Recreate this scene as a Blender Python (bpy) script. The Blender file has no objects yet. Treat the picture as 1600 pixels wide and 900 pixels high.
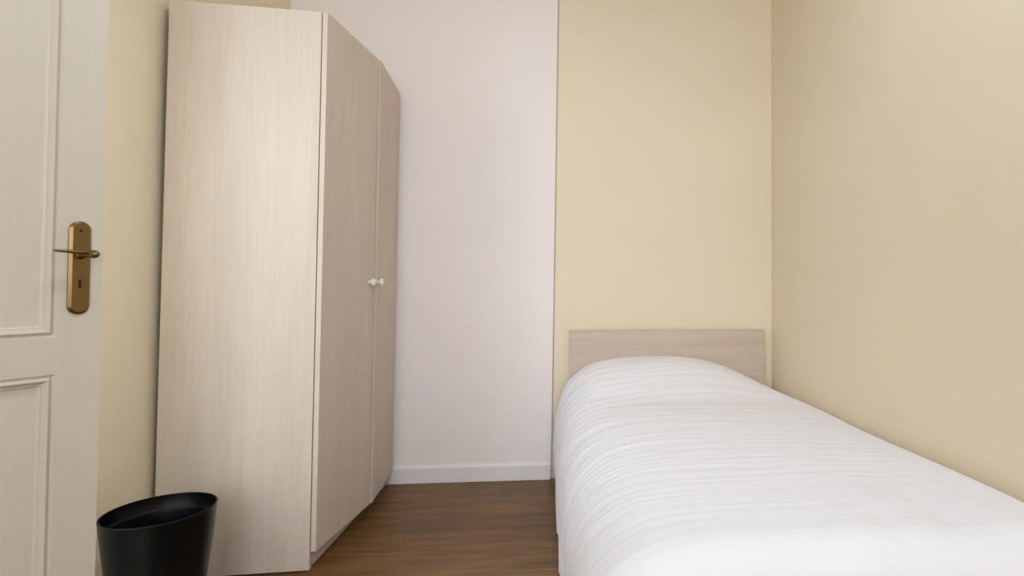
import bpy, bmesh, math, random
from math import sin, cos, atan, radians, pi
from mathutils import Vector, Matrix, noise

random.seed(4)
S = bpy.context.scene
COL = S.collection

# ------------------------------------------------------------------ camera
F_PX, CX, CY = 880.0, 980.0, 425.0           # focal length and principal point of a 1600x900 frame
YAW, PITCH, ROLL = atan(90 / 880), atan(19 / 880), 0.005
fwd = Vector((sin(YAW) * cos(PITCH), cos(YAW) * cos(PITCH), sin(PITCH)))
rgt = Vector((cos(YAW), -sin(YAW), 0))
upv = rgt.cross(fwd)
r2 = rgt * cos(ROLL) + upv * sin(ROLL)
u2 = upv * cos(ROLL) - rgt * sin(ROLL)
cam_data = bpy.data.cameras.new('camera')
cam = bpy.data.objects.new('camera', cam_data)
COL.objects.link(cam)
m = Matrix((r2, u2, -fwd)).transposed().to_4x4()
m.translation = (0, 0, 1.04)
cam.matrix_world = m
cam_data.sensor_width = 36
cam_data.lens = 36 * F_PX / 1600
cam_data.shift_x = -(CX - 800) / 1600
cam_data.shift_y = (CY - 450) / 1600
cam_data.clip_start = 0.02
S.camera = cam

# ------------------------------------------------------------------ world, light, exposure
W = bpy.data.worlds.new('sky')
S.world = W
W.use_nodes = True
W.node_tree.nodes['Background'].inputs[0].default_value = (0.27, 0.5, 1.0, 1)
W.node_tree.nodes['Background'].inputs[1].default_value = 4.5

def area(name, loc, target, sx, sy, power, color):
    d = bpy.data.lights.new(name, 'AREA')
    d.shape = 'RECTANGLE'; d.size = sx; d.size_y = sy
    d.energy = power; d.color = color
    o = bpy.data.objects.new(name, d); COL.objects.link(o)
    o.location = loc
    o.rotation_euler = (Vector(target) - Vector(loc)).to_track_quat('-Z', 'Y').to_euler()
    return o

REAR = -2.30
area('window_daylight', (-0.12, REAR - 0.40, 1.95), (-0.12, 3, 1.2), 1.6, 2.1, 88, (1.0, 0.92, 0.78))
area('ceiling_fill', (0.0, 0.95, 2.93), (0.0, 0.95, 0), 0.5, 0.5, 23, (0.70, 0.86, 1.0))  # added ambient fill under the ceiling, has no fitting
area('hall_fill', (-2.05, 1.25, 2.90), (-2.05, 1.25, 0), 0.5, 0.5, 210, (0.55, 0.77, 1.0))  # added fill in the unseen hall, offsets the open door's shade on the wardrobe
S.view_settings.view_transform = 'Standard'
S.view_settings.look = 'None'
S.view_settings.exposure = -0.02
S.view_settings.gamma = 1
S.view_settings.use_curve_mapping = False
S.cycles.use_denoising = True
S.cycles.max_bounces = 16
S.cycles.diffuse_bounces = 10

# ------------------------------------------------------------------ helpers
def srgb(r, g, b):
    f = lambda c: (c / 255 / 12.92) if c / 255 <= 0.04045 else ((c / 255 + 0.055) / 1.055) ** 2.4
    return (f(r), f(g), f(b), 1)

def new_mat(name, color, rough=0.6, metal=0.0, spec=0.5):
    mt = bpy.data.materials.new(name); mt.use_nodes = True
    b = mt.node_tree.nodes['Principled BSDF']
    b.inputs['Base Color'].default_value = color
    b.inputs['Roughness'].default_value = rough
    b.inputs['Metallic'].default_value = metal
    b.inputs['Specular IOR Level'].default_value = spec
    return mt, mt.node_tree, b

def N(nt, kind, **kw):
    n = nt.nodes.new(kind)
    for k, v in kw.items(): setattr(n, k, v)
    return n

def paint(name, color, rough=0.75, bump=0.05, var=0.04, scale=260):
    mt, nt, b = new_mat(name, color, rough, spec=0.3)
    tc = N(nt, 'ShaderNodeTexCoord')
    n1 = N(nt, 'ShaderNodeTexNoise'); n1.inputs['Scale'].default_value = 1.3; n1.inputs['Detail'].default_value = 4
    nt.links.new(tc.outputs['Object'], n1.inputs['Vector'])
    ramp = N(nt, 'ShaderNodeMapRange'); ramp.inputs[1].default_value = 0.3; ramp.inputs[2].default_value = 0.7
    ramp.inputs[3].default_value = 1 - var; ramp.inputs[4].default_value = 1 + var * 0.4
    nt.links.new(n1.outputs['Fac'], ramp.inputs[0])
    mx = N(nt, 'ShaderNodeVectorMath', operation='SCALE'); mx.inputs[0].default_value = color[:3]
    nt.links.new(ramp.outputs[0], mx.inputs['Scale'])
    nt.links.new(mx.outputs[0], b.inputs['Base Color'])
    n2 = N(nt, 'ShaderNodeTexNoise'); n2.inputs['Scale'].default_value = scale; n2.inputs['Detail'].default_value = 3
    nt.links.new(tc.outputs['Object'], n2.inputs['Vector'])
    bp = N(nt, 'ShaderNodeBump'); bp.inputs['Strength'].default_value = bump; bp.inputs['Distance'].default_value = 0.002
    nt.links.new(n2.outputs['Fac'], bp.inputs['Height'])
    nt.links.new(bp.outputs[0], b.inputs['Normal'])
    return mt

def wood(name, dark, light, axis, fine=90, broad=9, rough=0.5, stretch=0.035, bump=0.08, per_object=False, lo=0.3, hi=0.7, spec=0.4):
    """grain running along the axis: fine streaks over broad bands"""
    mt, nt, b = new_mat(name, light, rough, spec=spec)
    tc = N(nt, 'ShaderNodeTexCoord')
    vec = tc.outputs['Object']
    if per_object:
        oi = N(nt, 'ShaderNodeObjectInfo')
        sc = N(nt, 'ShaderNodeMath', operation='MULTIPLY'); sc.inputs[1].default_value = 37.0
        nt.links.new(oi.outputs['Random'], sc.inputs[0])
        ad = N(nt, 'ShaderNodeVectorMath', operation='ADD')
        nt.links.new(vec, ad.inputs[0]); nt.links.new(sc.outputs[0], ad.inputs[1])
        vec = ad.outputs[0]
    def layer(scale, det, dist, st):
        mp = N(nt, 'ShaderNodeMapping')
        s = [scale] * 3; s[axis] = scale * st
        mp.inputs['Scale'].default_value = s
        nt.links.new(vec, mp.inputs['Vector'])
        n = N(nt, 'ShaderNodeTexNoise'); n.inputs['Scale'].default_value = 1; n.inputs['Detail'].default_value = det
        n.inputs['Distortion'].default_value = dist
        nt.links.new(mp.outputs[0], n.inputs['Vector'])
        return n.outputs['Fac']
    f1 = layer(fine, 4, 0.3, stretch * 0.7); f2 = layer(broad, 3, 0.6, stretch * 2.2)
    mixf = N(nt, 'ShaderNodeMix'); mixf.inputs[0].default_value = 0.5
    nt.links.new(f1, mixf.inputs[2]); nt.links.new(f2, mixf.inputs[3])
    val = mixf.outputs[0]
    mr = N(nt, 'ShaderNodeMapRange'); mr.inputs[1].default_value = lo; mr.inputs[2].default_value = hi
    nt.links.new(val, mr.inputs[0])
    mc = N(nt, 'ShaderNodeMix', data_type='RGBA')
    mc.inputs[6].default_value = dark; mc.inputs[7].default_value = light
    nt.links.new(mr.outputs[0], mc.inputs[0])
    out = mc.outputs[2]
    if per_object:
        mr2 = N(nt, 'ShaderNodeMapRange'); mr2.inputs[3].default_value = 0.86; mr2.inputs[4].default_value = 1.1
        nt.links.new(oi.outputs['Random'], mr2.inputs[0])
        vm = N(nt, 'ShaderNodeVectorMath', operation='SCALE')
        nt.links.new(out, vm.inputs[0]); nt.links.new(mr2.outputs[0], vm.inputs['Scale'])
        out = vm.outputs[0]
    nt.links.new(out, b.inputs['Base Color'])
    bp = N(nt, 'ShaderNodeBump'); bp.inputs['Strength'].default_value = bump; bp.inputs['Distance'].default_value = 0.001
    nt.links.new(f1, bp.inputs['Height']); nt.links.new(bp.outputs[0], b.inputs['Normal'])
    return mt

def obj(name, bm, mat, parent=None, smooth=None, bevel=None):
    if bevel:
        bmesh.ops.bevel(bm, geom=[e for e in bm.edges if len(e.link_faces) == 2 and e.calc_face_angle(0) > 0.6],
                        offset=bevel, segments=2, profile=0.5, affect='EDGES')
    bmesh.ops.recalc_face_normals(bm, faces=bm.faces)
    me = bpy.data.meshes.new(name)
    if smooth is not None:
        for f in bm.faces: f.smooth = True
        for e in bm.edges:
            e.smooth = not (len(e.link_faces) == 2 and e.calc_face_angle(0) > smooth)
    bm.to_mesh(me); bm.free()
    me.materials.append(mat)
    o = bpy.data.objects.new(name, me); COL.objects.link(o)
    if parent: o.parent = parent
    return o

def struct(o):
    o['kind'] = 'structure'; return o

def thing(name, label, cat, loc=(0, 0, 0), rot=(0, 0, 0)):
    o = bpy.data.objects.new(name, None); COL.objects.link(o)
    o.location = loc; o.rotation_euler = rot; o.empty_display_size = 0.1
    o['label'] = label; o['category'] = cat
    return o

def box(x0, x1, y0, y1, z0, z1, bm=None):
    bm = bm or bmesh.new()
    vs = [bm.verts.new((x, y, z)) for z in (z0, z1) for x, y in ((x0, y0), (x1, y0), (x1, y1), (x0, y1))]
    for q in ((0, 3, 2, 1), (4, 5, 6, 7), (0, 1, 5, 4), (1, 2, 6, 5), (2, 3, 7, 6), (3, 0, 4, 7)):
        bm.faces.new([vs[i] for i in q])
    return bm

def cell_slab(us, vs, absent, put, t0, t1):
    """slab of grid cells with holes; put(u, v, t) -> xyz"""
    bm = bmesh.new(); cache = {}
    def V(i, j, k):
        key = (i, j, k)
        if key not in cache: cache[key] = bm.verts.new(put(us[i], vs[j], (t0, t1)[k]))
        return cache[key]
    nu, nv = len(us) - 1, len(vs) - 1
    has = lambda i, j: 0 <= i < nu and 0 <= j < nv and (i, j) not in absent
    for i in range(nu):
        for j in range(nv):
            if not has(i, j): continue
            for k in (0, 1):
                bm.faces.new([V(i, j, k), V(i + 1, j, k), V(i + 1, j + 1, k), V(i, j + 1, k)])
            for (di, dj), (a, b) in {(-1, 0): ((i, j), (i, j + 1)), (1, 0): ((i + 1, j), (i + 1, j + 1)),
                                     (0, -1): ((i, j), (i + 1, j)), (0, 1): ((i, j + 1), (i + 1, j + 1))}.items():
                if not has(i + di, j + dj):
                    bm.faces.new([V(*a, 0), V(*b, 0), V(*b, 1), V(*a, 1)])
    return bm

def lathe(profile, n=48, bm=None, closed=False):
    """profile of (radius, z) turned about z"""
    bm = bm or bmesh.new(); rings = []
    for r, z in profile:
        rings.append([bm.verts.new((r * cos(2 * pi * k / n), r * sin(2 * pi * k / n), z)) for k in range(n)] if r > 1e-6
                     else [bm.verts.new((0, 0, z))])
    pairs = list(zip(rings, rings[1:]))
    if closed: pairs.append((rings[-1], rings[0]))
    for a, b in pairs:
        for k in range(n):
            l = (k + 1) % n
            if len(a) == 1: bm.faces.new((a[0], b[l], b[k]))
            elif len(b) == 1: bm.faces.new((a[k], a[l], b[0]))
            else: bm.faces.new((a[k], a[l], b[l], b[k]))
    return bm

def tube(pts, radii, n=16):
    """round bar along points with a radius pair (side, up) at each"""
    bm = bmesh.new(); rings = []
    pts = [Vector(p) for p in pts]
    for i, p in enumerate(pts):
        d = (pts[min(i + 1, len(pts) - 1)] - pts[max(i - 1, 0)]).normalized()
        a = d.cross(Vector((0, 0, 1)) if abs(d.z) < 0.9 else Vector((1, 0, 0))).normalized(); b = a.cross(d)
        ra, rb = radii[i] if isinstance(radii[i], tuple) else (radii[i],) * 2
        rings.append([bm.verts.new(p + a * ra * cos(2 * pi * k / n) + b * rb * sin(2 * pi * k / n)) for k in range(n)])
    for a, b in zip(rings, rings[1:]):
        for k in range(n): bm.faces.new((a[k], a[(k + 1) % n], b[(k + 1) % n], b[k]))
    bm.faces.new(rings[0]); bm.faces.new(rings[-1])
    return bm

# ------------------------------------------------------------------ materials
M_yellow = paint('yellow_wall_paint', srgb(228, 215, 189))
M_white = paint('white_wall_paint', srgb(235, 228, 224))
M_ceil = paint('ceiling_paint', srgb(236, 232, 224))
M_trim = paint('trim_paint', srgb(226, 222, 220), rough=0.45, bump=0.02)
M_door = wood('cream_door_paint', srgb(197, 188, 173), srgb(202, 194, 179), 2, fine=160, rough=0.24, bump=0.08)
M_oak_v = wood('washed_oak_upright', srgb(190, 175, 160), srgb(203, 190, 176), 2, fine=190, broad=14, rough=0.5)
M_oak_h = wood('washed_oak_level', srgb(188, 170, 152), srgb(208, 193, 178), 0, fine=190, broad=22, rough=0.5)
M_floor = wood('brown_laminate', srgb(66, 40, 17), srgb(132, 93, 48), 0, fine=110, broad=26, rough=0.42, stretch=0.05, bump=0.1, per_object=True)
M_sub = new_mat('dark_underlay', srgb(38, 26, 18), 0.8)[0]
M_brass = new_mat('aged_brass', srgb(128, 106, 68), 0.36, 1.0)[0]
M_hole = new_mat('dark_hole', srgb(18, 14, 10), 0.8)[0]
M_knob = new_mat('white_knob_plastic', srgb(228, 222, 212), 0.3)[0]
M_bin = new_mat('black_plastic', srgb(5, 5, 6), 0.30, spec=0.22)[0]
M_matt = paint('mattress_ticking', srgb(225, 225, 225))

def cloth():
    mt, nt, b = new_mat('white_cotton', srgb(229, 228, 234), 0.85, spec=0.2)
    b.inputs['Sheen Weight'].default_value = 0.15
    tc = N(nt, 'ShaderNodeTexCoord')
    n = N(nt, 'ShaderNodeTexNoise'); n.inputs['Scale'].default_value = 1; n.inputs['Detail'].default_value = 5
    mp = N(nt, 'ShaderNodeMapping'); mp.inputs['Scale'].default_value = (14, 75, 14)
    nt.links.new(tc.outputs['Object'], mp.inputs[0]); nt.links.new(mp.outputs[0], n.inputs['Vector'])
    bp = N(nt, 'ShaderNodeBump'); bp.inputs['Strength'].default_value = 0.22; bp.inputs['Distance'].default_value = 0.004
    nt.links.new(n.outputs['Fac'], bp.inputs['Height']); nt.links.new(bp.outputs[0], b.inputs['Normal'])
    return mt
M_cloth = cloth()

def glass():
    mt = bpy.data.materials.new('window_glass'); mt.use_nodes = True; nt = mt.node_tree
    nt.nodes.remove(nt.nodes['Principled BSDF'])
    t = N(nt, 'ShaderNodeBsdfTransparent'); g = N(nt, 'ShaderNodeBsdfGlossy'); g.inputs['Roughness'].default_value = 0.02
    mx = N(nt, 'ShaderNodeMixShader'); mx.inputs[0].default_value = 0.06
    nt.links.new(t.outputs[0], mx.inputs[1]); nt.links.new(g.outputs[0], mx.inputs[2])
    nt.links.new(mx.outputs[0], nt.nodes['Material Output'].inputs[0])
    return mt
M_glass = glass()

# ------------------------------------------------------------------ room shell
XL, XR, YB, HT = -1.447, 1.127, 3.062, 3.0
XH = -2.60                                                   # hall beyond the open door
DW0, DW1, DH = 0.735, 1.58, 2.10                             # doorway in the left wall

floor = struct(obj('floor', box(XH - 0.1, XR + 0.12, REAR - 0.12, YB + 0.12, -0.12, -0.012), M_sub))
row, y1 = 0, 2.812 + 0.18 * 2
while y1 > REAR:
    ya, yb = max(y1 - 0.18, REAR), min(y1, YB + 0.0)
    if yb - ya > 0.01:
        x = XL - (random.uniform(1.02, 1.17) if 1.9 < ya < 2.7 else random.uniform(0.1, 1.2))
        while x < XR:
            xa, xb = max(x, XL), min(x + 1.285, XR)
            if xb - xa > 0.02:
                g = 0.0006
                bm = box(xa + g, xb - g, ya + g, yb - g, -0.012, random.uniform(-0.0004, 0.0))
                top = [e for e in bm.edges if all(v.co.z > -0.005 for v in e.verts)]
                bmesh.ops.bevel(bm, geom=top, offset=0.0012, segments=1, affect='EDGES')
                obj('plank', bm, M_floor, floor)
            x += 1.285
    y1 -= 0.18

struct(obj('ceiling', box(XH - 0.1, XR + 0.12, REAR - 0.12, YB + 0.12, HT, HT + 0.12), M_ceil))
struct(obj('wall_right', box(XR, XR + 0.12, REAR - 0.12, YB + 0.12, -0.012, HT), M_yellow))
bm = bmesh.new()                                             # plaster stops short of the lining and leaves a narrow dark groove
plan = lambda dx: [(XL - 0.12, YB + 0.022), (-0.0865 + dx, YB + 0.022), (-0.0865 + dx, YB), (XR, YB), (XR, YB + 0.12), (XL - 0.12, YB + 0.12)]
lo, hi = [[bm.verts.new((x, y, z)) for x, y in plan(dx)] for dx, z in ((0, -0.012), (0.022, HT))]
bm.faces.new(lo); bm.faces.new(hi)
for k in range(6): bm.faces.new((lo[k], lo[(k + 1) % 6], hi[(k + 1) % 6], hi[k]))
struct(obj('wall_back', bm, M_yellow))

bm = bmesh.new()                                             # white lining in front of the left part of the back wall
v = [bm.verts.new(p) for p in ((XL, 3.052, 0), (-0.092, 3.052, 0), (-0.092, YB + 0.021, 0), (XL, YB + 0.021, 0),
                               (XL, 3.052, HT), (-0.070, 3.052, HT), (-0.070, YB + 0.021, HT), (XL, YB + 0.021, HT))]
for q in ((0, 3, 2, 1), (4, 5, 6, 7), (0, 1, 5, 4), (1, 2, 6, 5), (2, 3, 7, 6), (3, 0, 4, 7)): bm.faces.new([v[i] for i in q])
struct(obj('wall_back_left', bm, M_white))

struct(obj('wall_left', cell_slab([REAR, DW0, DW1, YB], [-0.012, DH, HT], {(1, 0)}, lambda u, w, t: (t, u, w), XL - 0.12, XL), M_yellow))
WX0, WX1, WZ0, WZ1 = -1.00, 0.75, 0.85, 2.65
struct(obj('wall_rear', cell_slab([XL - 0.12, WX0, WX1, XR], [-0.012, WZ0, WZ1, HT], {(1, 1)}, lambda u, w, t: (u, t, w), REAR - 0.12, REAR), M_yellow))
struct(obj('wall_hall', box(XH - 0.1, XH, REAR, YB, -0.012, HT), M_white))
struct(obj('wall_hall_near', box(XH, XL - 0.12, 0.2, 0.3, -0.012, HT), M_white))
struct(obj('wall_hall_far', box(XH, XL - 0.12, 2.0, 2.1, -0.012, HT), M_white))

bm = bmesh.new()
prof = [(3.052, 0.001), (3.0385, 0.001), (3.0385, 0.077), (3.041, 0.0805), (3.052, 0.0815)]
ends = [[bm.verts.new((x, y, z)) for y, z in prof] for x in (XL + 0.0, -0.0955)]
for k in range(len(prof)): bm.faces.new((ends[0][k], ends[0][(k + 1) % 5], ends[1][(k + 1) % 5], ends[1][k]))
bm.faces.new(ends[0]); bm.faces.new(ends[1])
struct(obj('baseboard_back', bm, M_trim))

# doorway lining and architrave
t = struct(obj('trim_1', cell_slab([DW0 - 0.07, DW0, DW1, DW1 + 0.06], [0.0, DH, DH + 0.07], {(1, 0)}, lambda u, w, q: (q, u, w), XL, XL + 0.014), M_trim, bevel=0.003))
struct(obj('trim_2', cell_slab([DW0, DW0 + 0.018, DW1 - 0.018, DW1], [0.0, DH - 0.018, DH], {(1, 0)}, lambda u, w, q: (q, u, w), XL - 0.12, XL - 0.0005), M_trim))

# window behind the viewpoint
win = struct(obj('window_1', cell_slab([WX0, WX0 + 0.06, -0.155, -0.095, WX1 - 0.06, WX1], [WZ0, WZ0 + 0.06, WZ1 - 0.06, WZ1],
                                       {(1, 1), (3, 1)}, lambda u, w, q: (u, q, w), REAR - 0.09, REAR - 0.03), M_trim))
for xa, xb in ((WX0 + 0.06, -0.155), (-0.095, WX1 - 0.06)):
    obj('pane', box(xa, xb, REAR - 0.063, REAR - 0.059, WZ0 + 0.06, WZ1 - 0.06), M_glass, win)
obj('window_sill', box(WX0 - 0.05, WX1 + 0.05, REAR - 0.03, REAR + 0.12, WZ0 - 0.035, WZ0), M_trim, win, bevel=0.004)

# ------------------------------------------------------------------ open panelled door with brass handle
ANG = radians(30)
DD = Vector((sin(ANG), cos(ANG), 0)); DN = Vector((cos(ANG), -sin(ANG), 0))
EDGE = Vector((-1.0894, 1.4385, 0.0))
DWID, DTOP = 0.765, 2.075
door = bpy.data.objects.new('door_1', None); COL.objects.link(door)
door['kind'] = 'structure'
door.matrix_world = Matrix((-DD, DN, Vector((0, 0, 1)))).transposed().to_4x4()
door.matrix_world.translation = EDGE
# door space: x = distance from the free edge towards the hinge, y = out of the face seen, z = up
ST, PB0, PB1, PT0, PT1 = 0.0785, 0.20, 0.8345, 0.9165, 1.93
leaf = cell_slab([0, ST, DWID - ST, DWID], [0.008, PB0, PB1, PT0, PT1, DTOP], {(1, 1), (1, 3)}, lambda u, w, q: (u, q, w), -0.04, 0)
es = [e for e in leaf.edges if all(v.co.x < 1e-5 for v in e.verts) and all(v.co.y > -1e-5 for v in e.verts) and len(e.link_faces) == 2 and e.calc_face_angle(0) > 1]
bmesh.ops.bevel(leaf, geom=es, offset=0.002, segments=2, affect='EDGES')
obj('door_leaf', leaf, M_door, door)
MOULD = [(-0.0003, -0.014), (-0.0003, 0.0), (0.0002, -0.0001), (0.0044, -0.0050), (0.0050, -0.0053), (0.0058, -0.0048), (0.0085, -0.0012), (0.0104, 0.0014),
         (0.0116, 0.0020), (0.0128, 0.0015), (0.0145, -0.0006), (0.0165, -0.0034), (0.0185, -0.0062), (0.0196, -0.0078), (0.0204, -0.0080),
         (0.0212, -0.0075), (0.0222, -0.0082), (0.0258, -0.0126), (0.0264, -0.0132), (0.0266, -0.0150)]
for z0, z1 in ((PB0, PB1), (PT0, PT1)):
    obj('panel', box(ST + 0.02, DWID - ST - 0.02, -0.030, -0.0128, z0 + 0.02, z1 - 0.02), M_door, door)
    bm = bmesh.new(); loops = []
    for sx, sz in ((0, 0), (1, 0), (1, 1), (0, 1)):
        lp = []
        for w, h in MOULD:
            x = ST + w if sx == 0 else DWID - ST - w
            z = z0 + w if sz == 0 else z1 - w
            lp.append(bm.verts.new((x, h, z)))
        loops.append(lp)
    for k in range(4):
        a, b = loops[k], loops[(k + 1) % 4]
        for i in range(len(MOULD) - 1): bm.faces.new((a[i], b[i], b[i + 1], a[i + 1]))
    obj('moulding', bm, M_door, door, smooth=0.42)

def stadium(cx, cz, w, h, y0, y1, inset, n=16):
    bm = bmesh.new(); rings = []
    for y, d in ((y0, 0), (y0 + (y1 - y0) * 0.45, 0), (y1, inset), (y1, inset + 0.0006)):
        r = w / 2 - d; ring = []
        for sgn, base in ((1, 0), (-1, pi)):
            zc = cz + sgn * (h / 2 - w / 2)
            for k in range(n + 1):
                a = base + pi * k / n
                ring.append(bm.verts.new((cx + r * cos(a), y, zc + r * sin(a))))
        rings.append(ring)
    for a, b in zip(rings, rings[1:]):
        for k in range(len(a)): bm.faces.new((a[k], a[(k + 1) % len(a)], b[(k + 1) % len(a)], b[k]))
    bm.faces.new(rings[-1]); bm.faces.new(rings[0])
    return bm
PC, PZ = 0.0435, 1.071
hd = obj('door_handle', stadium(PC, PZ, 0.0385, 0.211, 0.0, 0.008, 0.0055), M_brass, door, smooth=0.5)
hd['label'] = 'aged brass backplate with lever handle'
HZ = 1.102
neck = tube([(PC, 0.007, HZ - .003), (PC, 0.010, HZ - .003), (PC, 0.014, HZ - .003), (PC, 0.050, HZ - .001)], [0.0095, 0.009, 0.0058, 0.0055])
obj('handle_neck', neck, M_brass, hd, smooth=0.6)
egg = bmesh.new(); bmesh.ops.create_uvsphere(egg, u_segments=24, v_segments=16, radius=1)
bmesh.ops.transform(egg, matrix=Matrix.Translation((PC - 0.001, 0.062, HZ - 0.001)) @ Matrix.Diagonal((0.0095, 0.0155, 0.0092, 1)), verts=egg.verts)
obj('handle_knob', egg, M_brass, hd, smooth=1)
lv = [(PC - 0.004, 0.046, HZ + .001), (PC + 0.004, 0.047, HZ + .002), (PC + 0.02, 0.047, HZ + .003), (PC + 0.04, 0.046, HZ + .004), (PC + 0.056, 0.044, HZ + .0045), (PC + 0.060, 0.0435, HZ + .0045)]
obj('lever', tube(lv, [(0.004, 0.003), (0.0055, 0.0042), (0.006, 0.0042), (0.0055, 0.0036), (0.0045, 0.003), (0.002, 0.0014)]), M_brass, hd, smooth=0.8)
obj('keyhole', stadium(PC, 1.035, 0.0052, 0.020, 0.0070, 0.0083, 0.0004, 8), M_hole, hd)
sc = lathe([(0, 0.0092), (0.0022, 0.0088), (0.0034, 0.0078), (0.0034, 0.0070)], 16)
bmesh.ops.transform(sc, matrix=Matrix.Translation((PC, 0, 1.155)) @ Matrix.Rotation(-pi / 2, 4, 'X'), verts=sc.verts)
obj('screw', sc, M_hole, hd, smooth=0.6)
for z in (0.25, 1.05, 1.85):
    obj('hinge', tube([(DWID + 0.006, 0.004, z - 0.045), (DWID + 0.006, 0.004, z + 0.045)], [0.006, 0.006], 12), M_brass, door, smooth=0.8)

# ------------------------------------------------------------------ wardrobe with two doors standing ajar
WXF, WXB, WY0, WY1, WH = -0.922, -1.425, 2.155, 3.032, 2.036
wr = thing('wardrobe', 'tall pale washed-oak two-door wardrobe in the corner beside the open door', 'wardrobe', (WXF - 0.003, WY0, 0), (0, 0.0058, 0))
def wl(bm): bmesh.ops.translate(bm, verts=bm.verts, vec=(-WXF, -WY0, 0)); return bm
T = 0.018
def side(y):
    # the near side panel stands slightly out of square, its back edge closer to the viewer
    bm = box(WXB, WXF, y, y + T, 0.004, WH)
    for v_ in bm.verts:
        if v_.co.x < WXB + 0.01 and y < 2.5: v_.co.y -= 0.028
    return bm
near = obj('side_panel', wl(side(WY0)), M_oak_v, wr, bevel=0.0012)
obj('side_panel', wl(side(WY1 - T)), M_oak_v, wr, bevel=0.0012)
obj('top_panel', wl(box(WXB, WXF - 0.001, WY0 + T, WY1 - T, WH - T - 0.002, WH - 0.002)), M_oak_h, wr)
obj('base_panel', wl(box(WXB, WXF - 0.001, WY0 + T, WY1 - T, 0.075, 0.075 + T)), M_oak_h, wr)
obj('back_panel', wl(box(WXB, WXB + 0.006, WY0 + T, WY1 - T, 0.06, WH - T)), M_oak_v, wr)
obj('plinth', wl(box(WXF - 0.026, WXF - 0.008, WY0 + T, WY1 - T, 0.002, 0.075)), M_oak_v, wr)
obj('shelf', wl(box(WXB + 0.006, WXF - 0.03, WY0 + T, WY1 - T, 1.70, 1.718)), M_oak_h, wr)
rail = tube([(WXF - 0.26, WY0 + T, 1.64), (WXF - 0.26, WY1 - T, 1.64)], [0.0125, 0.0125], 16)
obj('clothes_rail', wl(rail), M_knob, wr, smooth=0.6)
MID, DZ0, DZ1 = 2.592, 0.073, 2.033
def wdoor(hy, width, sgn, ang, name, inset):
    # x: out of the front, y: away from the hinge (sgn), hinged at the outer back corner
    bm = box(0, T, 0, sgn * width, DZ0, DZ1) if sgn > 0 else box(0, T, -width, 0, DZ0, DZ1)
    o = obj(name, bm, M_oak_v, wr, bevel=0.0012)
    o.location = (0.005, hy - WY0, 0); o.rotation_euler = (0, 0, -sgn * ang)
    k = lathe([(0, 0.0), (0.0100, 0.0), (0.0088, 0.003), (0.0085, 0.006), (0.0110, 0.0085), (0.0155, 0.0115), (0.0175, 0.0155),
               (0.0168, 0.0200), (0.0130, 0.0235), (0.0065, 0.0255), (0, 0.026)], 28)
    bmesh.ops.transform(k, matrix=Matrix.Translation((T, sgn * (width - inset), 1.043)) @ Matrix.Rotation(pi / 2, 4, 'Y'), verts=k.verts)
    ko = obj('knob', k, M_knob, o, smooth=0.9); ko['label'] = 'small white mushroom knob'
    return o
wdoor(WY0 - 0.003, MID - WY0 - 0.002, 1, radians(5.1), 'wardrobe_door', 0.045)
wdoor(WY1 - 0.002, WY1 - MID - 0.002, -1, radians(5.9), 'wardrobe_door', 0.022)

# ------------------------------------------------------------------ black waste bin
bn = thing('waste_bin', 'round black plastic waste bin standing between the open door and the wardrobe', 'bin', (-1.203, 1.818, 0))
RT, RB, BH = 0.139, 0.098, 0.366
rad = lambda z: RB + (RT - RB) * (z / BH) ** 0.92
prof = [(0, 0.004), (RB - 0.012, 0.004), (RB - 0.004, 0.0), (RB, 0.006)]
prof += [(rad(z), z) for z in (0.05, 0.1, 0.15, 0.2, 0.25, 0.3, 0.34)]
prof += [(RT - 0.001, BH - 0.006), (RT, BH - 0.003), (RT - 0.0008, BH - 0.0006), (RT - 0.0028, BH), (RT - 0.0048, BH - 0.0012)]
prof += [(rad(BH - 0.04) - 0.0035, BH - 0.040), (rad(BH - 0.046) - 0.0045, BH - 0.0425), (rad(BH - 0.05) - 0.007, BH - 0.044), (rad(BH - 0.05) - 0.0085, BH - 0.048)]
prof += [(rad(z) - 0.0085, z) for z in (0.25, 0.15, 0.05)] + [(RB - 0.01, 0.010), (0, 0.010)]
obj('bin_body', lathe(prof, 96), M_bin, bn, smooth=0.7)

# ------------------------------------------------------------------ bed
bed = thing('single_bed', 'single bed with a plain washed-oak headboard against the yellow back wall', 'bed', (0.55, 2.0, 0))
def bl(bm): bmesh.ops.translate(bm, verts=bm.verts, vec=(-0.55, -2.0, 0)); return bm
obj('headboard', bl(box(0.002, 1.074, 3.028, 3.052, 0.12, 0.792)), M_oak_h, bed, bevel=0.0015)
obj('bed_frame', bl(cell_slab([0.05, 0.072, 1.03, 1.052], [1.09, 1.112, 3.006, 3.028], {(1, 1)}, lambda u, w, q: (u, w, q), 0.16, 0.28)), M_oak_h, bed)
obj('slat_base', bl(box(0.072, 1.03, 1.112, 3.006, 0.20, 0.235)), M_oak_h, bed)
for x in (0.075, 0.985):
    for y in (1.115, 2.96):
        obj('leg', bl(box(x, x + 0.045, y, y + 0.045, 0, 0.20)), M_oak_v, bed)
obj('mattress', bl(box(0.078, 1.025, 1.118, 3.0, 0.235, 0.44)), M_matt, bed, bevel=0.03)

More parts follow.
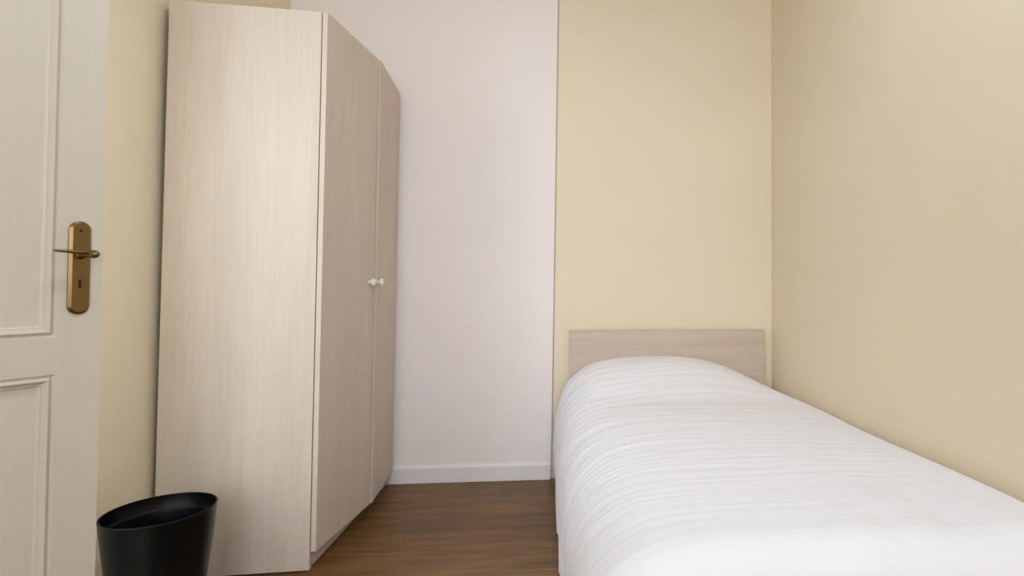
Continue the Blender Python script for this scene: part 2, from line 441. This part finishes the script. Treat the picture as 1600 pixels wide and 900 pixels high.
# ------------------------------------------------------------------ white bedspread over mattress and pillow
SA = [(-.046, .028), (-.050, .11), (-.053, .20), (-.052, .29), (-.036, .375), (.004, .445), (.068, .496), (.16, .524), (.30, .537), (.50, .541), (.70, .537),
      (.88, .527), (1.00, .517), (1.065, .507), (1.096, .492), (1.106, .46), (1.108, .38), (1.108, .28)]
SB = [(-.046, .028), (-.053, .11), (-.060, .20), (-.063, .30), (-.052, .40), (-.018, .50), (.040, .570), (.13, .628), (.28, .657), (.46, .664), (.62, .657),
      (.75, .632), (.86, .592), (.97, .540), (1.06, .495), (1.098, .465), (1.105, .38), (1.105, .28)]
def curve(pts, n):
    """Catmull-Rom through the points, n+1 samples"""
    P = [Vector(p) for p in pts]; out = []
    for k in range(n + 1):
        t = k / n * (len(P) - 1); i = min(int(t), len(P) - 2); f = t - i
        a, b, c, d = P[max(i - 1, 0)], P[i], P[i + 1], P[min(i + 2, len(P) - 1)]
        out.append(0.5 * ((2 * b) + (c - a) * f + (2 * a - 5 * b + 4 * c - d) * f * f + (3 * b - a - 3 * c + d) * f ** 3))
    return out
def sstep(a, b, x):
    t = min(max((x - a) / (b - a), 0), 1); return t * t * (3 - 2 * t)
NU, NV = 240, 460
CA, CB = curve(SA, NU), curve(SB, NU)
Y_HEAD, Y_TOP, Y_FOOT = 3.022, 1.13, 1.005
L_TOP, L_ARC = Y_HEAD - Y_TOP, 0.20
L_ALL = L_TOP + L_ARC + 0.42
grid = []
for j in range(NV + 1):
    l = L_ALL * j / NV
    if l <= L_TOP: y, k = Y_HEAD - l, 1.0
    else:
        q = min((l - L_TOP) / L_ARC, 1) * pi / 2
        rz = 0.13 / 0.5
        y = Y_TOP - (Y_TOP - Y_FOOT) * sin(q); k = 1 - rz * (1 - cos(q))
        if l > L_TOP + L_ARC: k = (1 - rz) * (1 - (l - L_TOP - L_ARC) / 0.42); y -= 0.012 * (l - L_TOP - L_ARC) / 0.42
    w = sstep(2.36, 2.74, y)
    back = 1 - 0.10 * sstep(2.90, 3.02, y) ** 2
    rowp = []
    for i in range(NU + 1):
        p = CA[i].lerp(CB[i], w)
        x, z = p.x, p.y
        if back < 1 and z > 0.45: z = 0.45 + (z - 0.45) * back
        x += sstep(0.35, 0.0, x) * (0.054 * sstep(2.75, 1.15, y) - 0.006 * sstep(0.42, 0.25, z) * sstep(0.15, 0.3, z) * sstep(2.2, 2.6, y))
        z += sstep(0.8, 1.07, x) * 0.022 * sstep(2.1, 1.25, y) * sstep(0.3, 0.45, z)
        z = 0.03 + (z - 0.03) * k
        e = abs((x - 0.53) / 0.585)
        yy = y + 0.10 * e ** 7 * sstep(L_TOP - 0.25, L_TOP + L_ARC, l)
        rowp.append(Vector((x, yy, z)))
    grid.append(rowp)
def wrinkle(x, l, u, z):
    """height of the creases: long folds running across the bed, deeper over the near shoulder"""
    sh = sstep(0.34, 0.0, x)
    lw = l + 0.035 * noise.noise(Vector((x * 2.2, l * 2.0, 7.1))) + 0.02 * sh * sin(l * 9)
    a = noise.noise(Vector((x * 1.3 + u * 2.0, lw * 17.0, 1.7)))
    b = noise.noise(Vector((x * 2.2 + u * 3.0, lw * 33.0, 4.2)))
    c = noise.noise(Vector((x * 4.0, lw * 62.0, 9.4)))
    r = 0.5 - abs(a)
    d = noise.noise(Vector((x * 2.6, lw * 95.0, 6.4)))
    top = (0.0026 * r + 0.0020 * b + 0.0014 * c + 0.0006 * d) * (1 - 0.45 * sstep(0.45, 0.95, x))
    s2 = 0.0095 * (0.45 - abs(noise.noise(Vector((u * 3.0, lw * 12.0, 2.2))))) + 0.0040 * b + 0.0030 * c + 0.0013 * d
    low = 0.010 * noise.noise(Vector((u * 4.0, l * 6.0, 5.5)))
    return top * (1 - sh) + s2 * sh + low * sstep(0.40, 0.15, z) * sh + 0.004 * noise.noise(Vector((x * 3, l * 3, 3.3)))
bm = bmesh.new(); vg = []
for j in range(NV + 1):
    l = L_ALL * j / NV; r_ = []
    foot = sstep(L_TOP - 0.50, L_TOP + 0.10, l)
    for i in range(NU + 1):
        g = grid[j][i]
        du = grid[j][min(i + 1, NU)] - grid[j][max(i - 1, 0)]
        dv = grid[min(j + 1, NV)][i] - grid[max(j - 1, 0)][i]
        n_ = dv.cross(du)
        n_ = n_.normalized() if n_.length > 1e-9 else Vector((0, 0, 1))
        if j > NV - 2 and n_.length < .5: n_ = Vector((0, -1, 0))
        h = wrinkle(g.x, l, i / NU, g.z) * (1 - 0.75 * foot)
        h += foot * (0.006 * noise.noise(Vector((g.x * 11, l * 2.0, 8.8))) + 0.003 * noise.noise(Vector((g.x * 26, l * 3.0, 1.8))))
        edge = sstep(1.07, 0.95, g.x)
        r_.append(bm.verts.new(g + n_ * h * (0.25 + 0.75 * edge)))
    vg.append(r_)
for j in range(NV):
    for i in range(NU):
        bm.faces.new((vg[j][i], vg[j + 1][i], vg[j + 1][i + 1], vg[j][i + 1]))
spread = obj('bedspread', bm, M_cloth, smooth=3.0)
sm = spread.modifiers.new('cloth_thickness', 'SOLIDIFY'); sm.thickness = 0.004; sm.offset = -1
spread['label'] = 'smooth white cotton bedspread covering the single bed and its pillow'
spread['category'] = 'bedspread'
